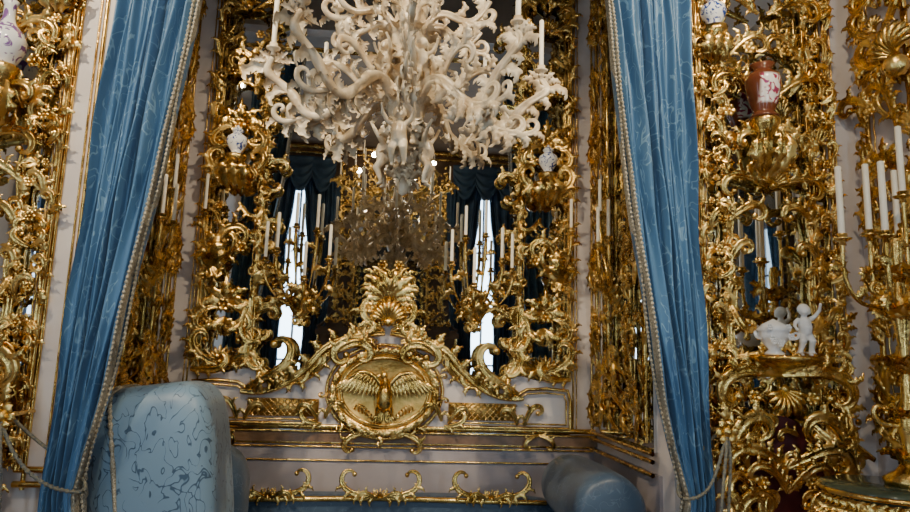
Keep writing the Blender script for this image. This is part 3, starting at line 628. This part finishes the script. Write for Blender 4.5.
for i in range(8):
    b.set(Matrix.Translation((KX,3.05,0))@Matrix.Rotation(i*2*pi/8,4,'Z')@frame((0,0,0)))
    for v in(1.15,1.35,1.6,1.85,2.05): leaf(b,(.02,v),pi/2-.5,.16,-1.2,0,.4,.1,tw=pi/2)
    if i%2==0: scroll(b,(.02,1.95),.3,.22,.3,5,0,nl=3,both=True); scroll(b,(.02,1.35),.0,.25,.3,5,0,nl=3,both=True)
b.set(frame((KX,3.05,0)))
for cx,cz,cv in((-.29,0.0,2.26),(-.15,.12,2.26),(-.10,-.05,2.3),(.0,.16,2.34),(.06,0,2.50),(.12,-.12,2.3)):
    P=bez((0,1.98,0),(cx*.7,1.85,cz*.7),(cx*1.1,1.98,cz*1.1),(cx,cv-.02,cz)); tube(b,P,.011,7,ref=(0,.3,1))
    for j in(4,8,12): leaf(b,(P[j,0],P[j,1]),random.uniform(0,6),.1,1.4,P[j,2],.35)
    candle(b,(cx,cv,cz),.38,.016)
b.obj('body',[GOLD,WAX],cb)
# ---------------------------------------------------------------- opposite wall gilding (reflected)
b=Buf(); random.seed(4); b.set(frame((0,YO+.02,0),'opp'))
for u0 in(-1.0,.7,-2.72,2.4): column(b,u0,u0+.3,1.0,5.2,ph=u0)
b.obj('gilded_wall_carving',[GOLD])
b=Buf(); b.set(Matrix.Identity(4))
for x0,y0,x1,y1 in((-2.78,YO+.02,-2.78,YF),(2.78,YO+.02,2.78,YF),(-2.8,YO+.03,2.8,YO+.03),(-2.8,YF-.03,2.8,YF-.03)):
    for z,r in((5.62,.05),(5.5,.025)): tube(b,[(x0,y0,z),(x1,y1,z)],r,8,ref=(0,0,1))
b.obj('trim_cornice',[GOLD])
# ---------------------------------------------------------------- lights
def area(name,loc,rot,sx,sy,e,col):
    l=bpy.data.lights.new(name,'AREA'); l.shape='RECTANGLE'; l.size=sx; l.size_y=sy; l.energy=e; l.color=col
    o=bpy.data.objects.new(name,l); C.objects.link(o); o.location=loc; o.rotation_euler=rot; return o
for s in(-1,1): area('window_daylight',(s*wx,YO-.2,2.6),(pi/2,0,0),1.0,4.4,180,(.58,.80,1))
area('window_daylight',(-3.0,(LY0+LY1)/2,2.6),(0,-pi/2,0),4.4,1.0,60,(.58,.80,1))
def pt(name,loc,e,r=.04,col=(1,.78,.50)):
    l=bpy.data.lights.new(name,'POINT'); l.energy=e; l.shadow_soft_size=r; l.color=col
    o=bpy.data.objects.new(name,l); C.objects.link(o); o.location=loc
for i in range(4):
    a=i*pi/2+.5; pt('added_warm_fill',(.7*math.cos(a),-.7+.7*math.sin(a),4.75),18)  # added warm fill, the chandelier's candles carry no flame
def spot(name,loc,tgt,e,ang=55,r=.03,col=(1,.83,.58)):  # added warm spots without fixtures, for highlights on the gilding
    l=bpy.data.lights.new(name,'SPOT'); l.energy=e; l.spot_size=math.radians(ang); l.spot_blend=.6; l.shadow_soft_size=r; l.color=col
    o=bpy.data.objects.new(name,l); C.objects.link(o); o.location=loc
    o.rotation_euler=(Vector(tgt)-Vector(loc)).to_track_quat('-Z','Y').to_euler()
for s in(-1,1):
    spot('added_spotlight',(s*2.2,1.0,5.3),(0,5,2.0),560)
    spot('added_spotlight',(s*.6,.6,5.4),(s*2.1,3.6,2.4),260)
spot('added_spotlight',(-1.2,1.2,5.4),(0,3,2.7),300,40)
w=bpy.data.worlds.new('world'); bpy.context.scene.world=w; w.use_nodes=True
bg=w.node_tree.nodes['Background']; bg.inputs[0].default_value=(.6,.75,1,1); bg.inputs[1].default_value=1.5
# ---------------------------------------------------------------- camera
cd=bpy.data.cameras.new("camera"); cam=bpy.data.objects.new("camera",cd); C.objects.link(cam)
cd.sensor_width=36; cd.lens=26; cd.clip_start=.05
M=Matrix.Rotation(-math.radians(5.6),4,'Z')@Matrix.Rotation(pi/2+math.radians(9),4,'X')@Matrix.Rotation(math.radians(1.8),4,'Z')
M.translation=Vector((0,0,1.6)); cam.matrix_world=M
bpy.context.scene.camera=cam
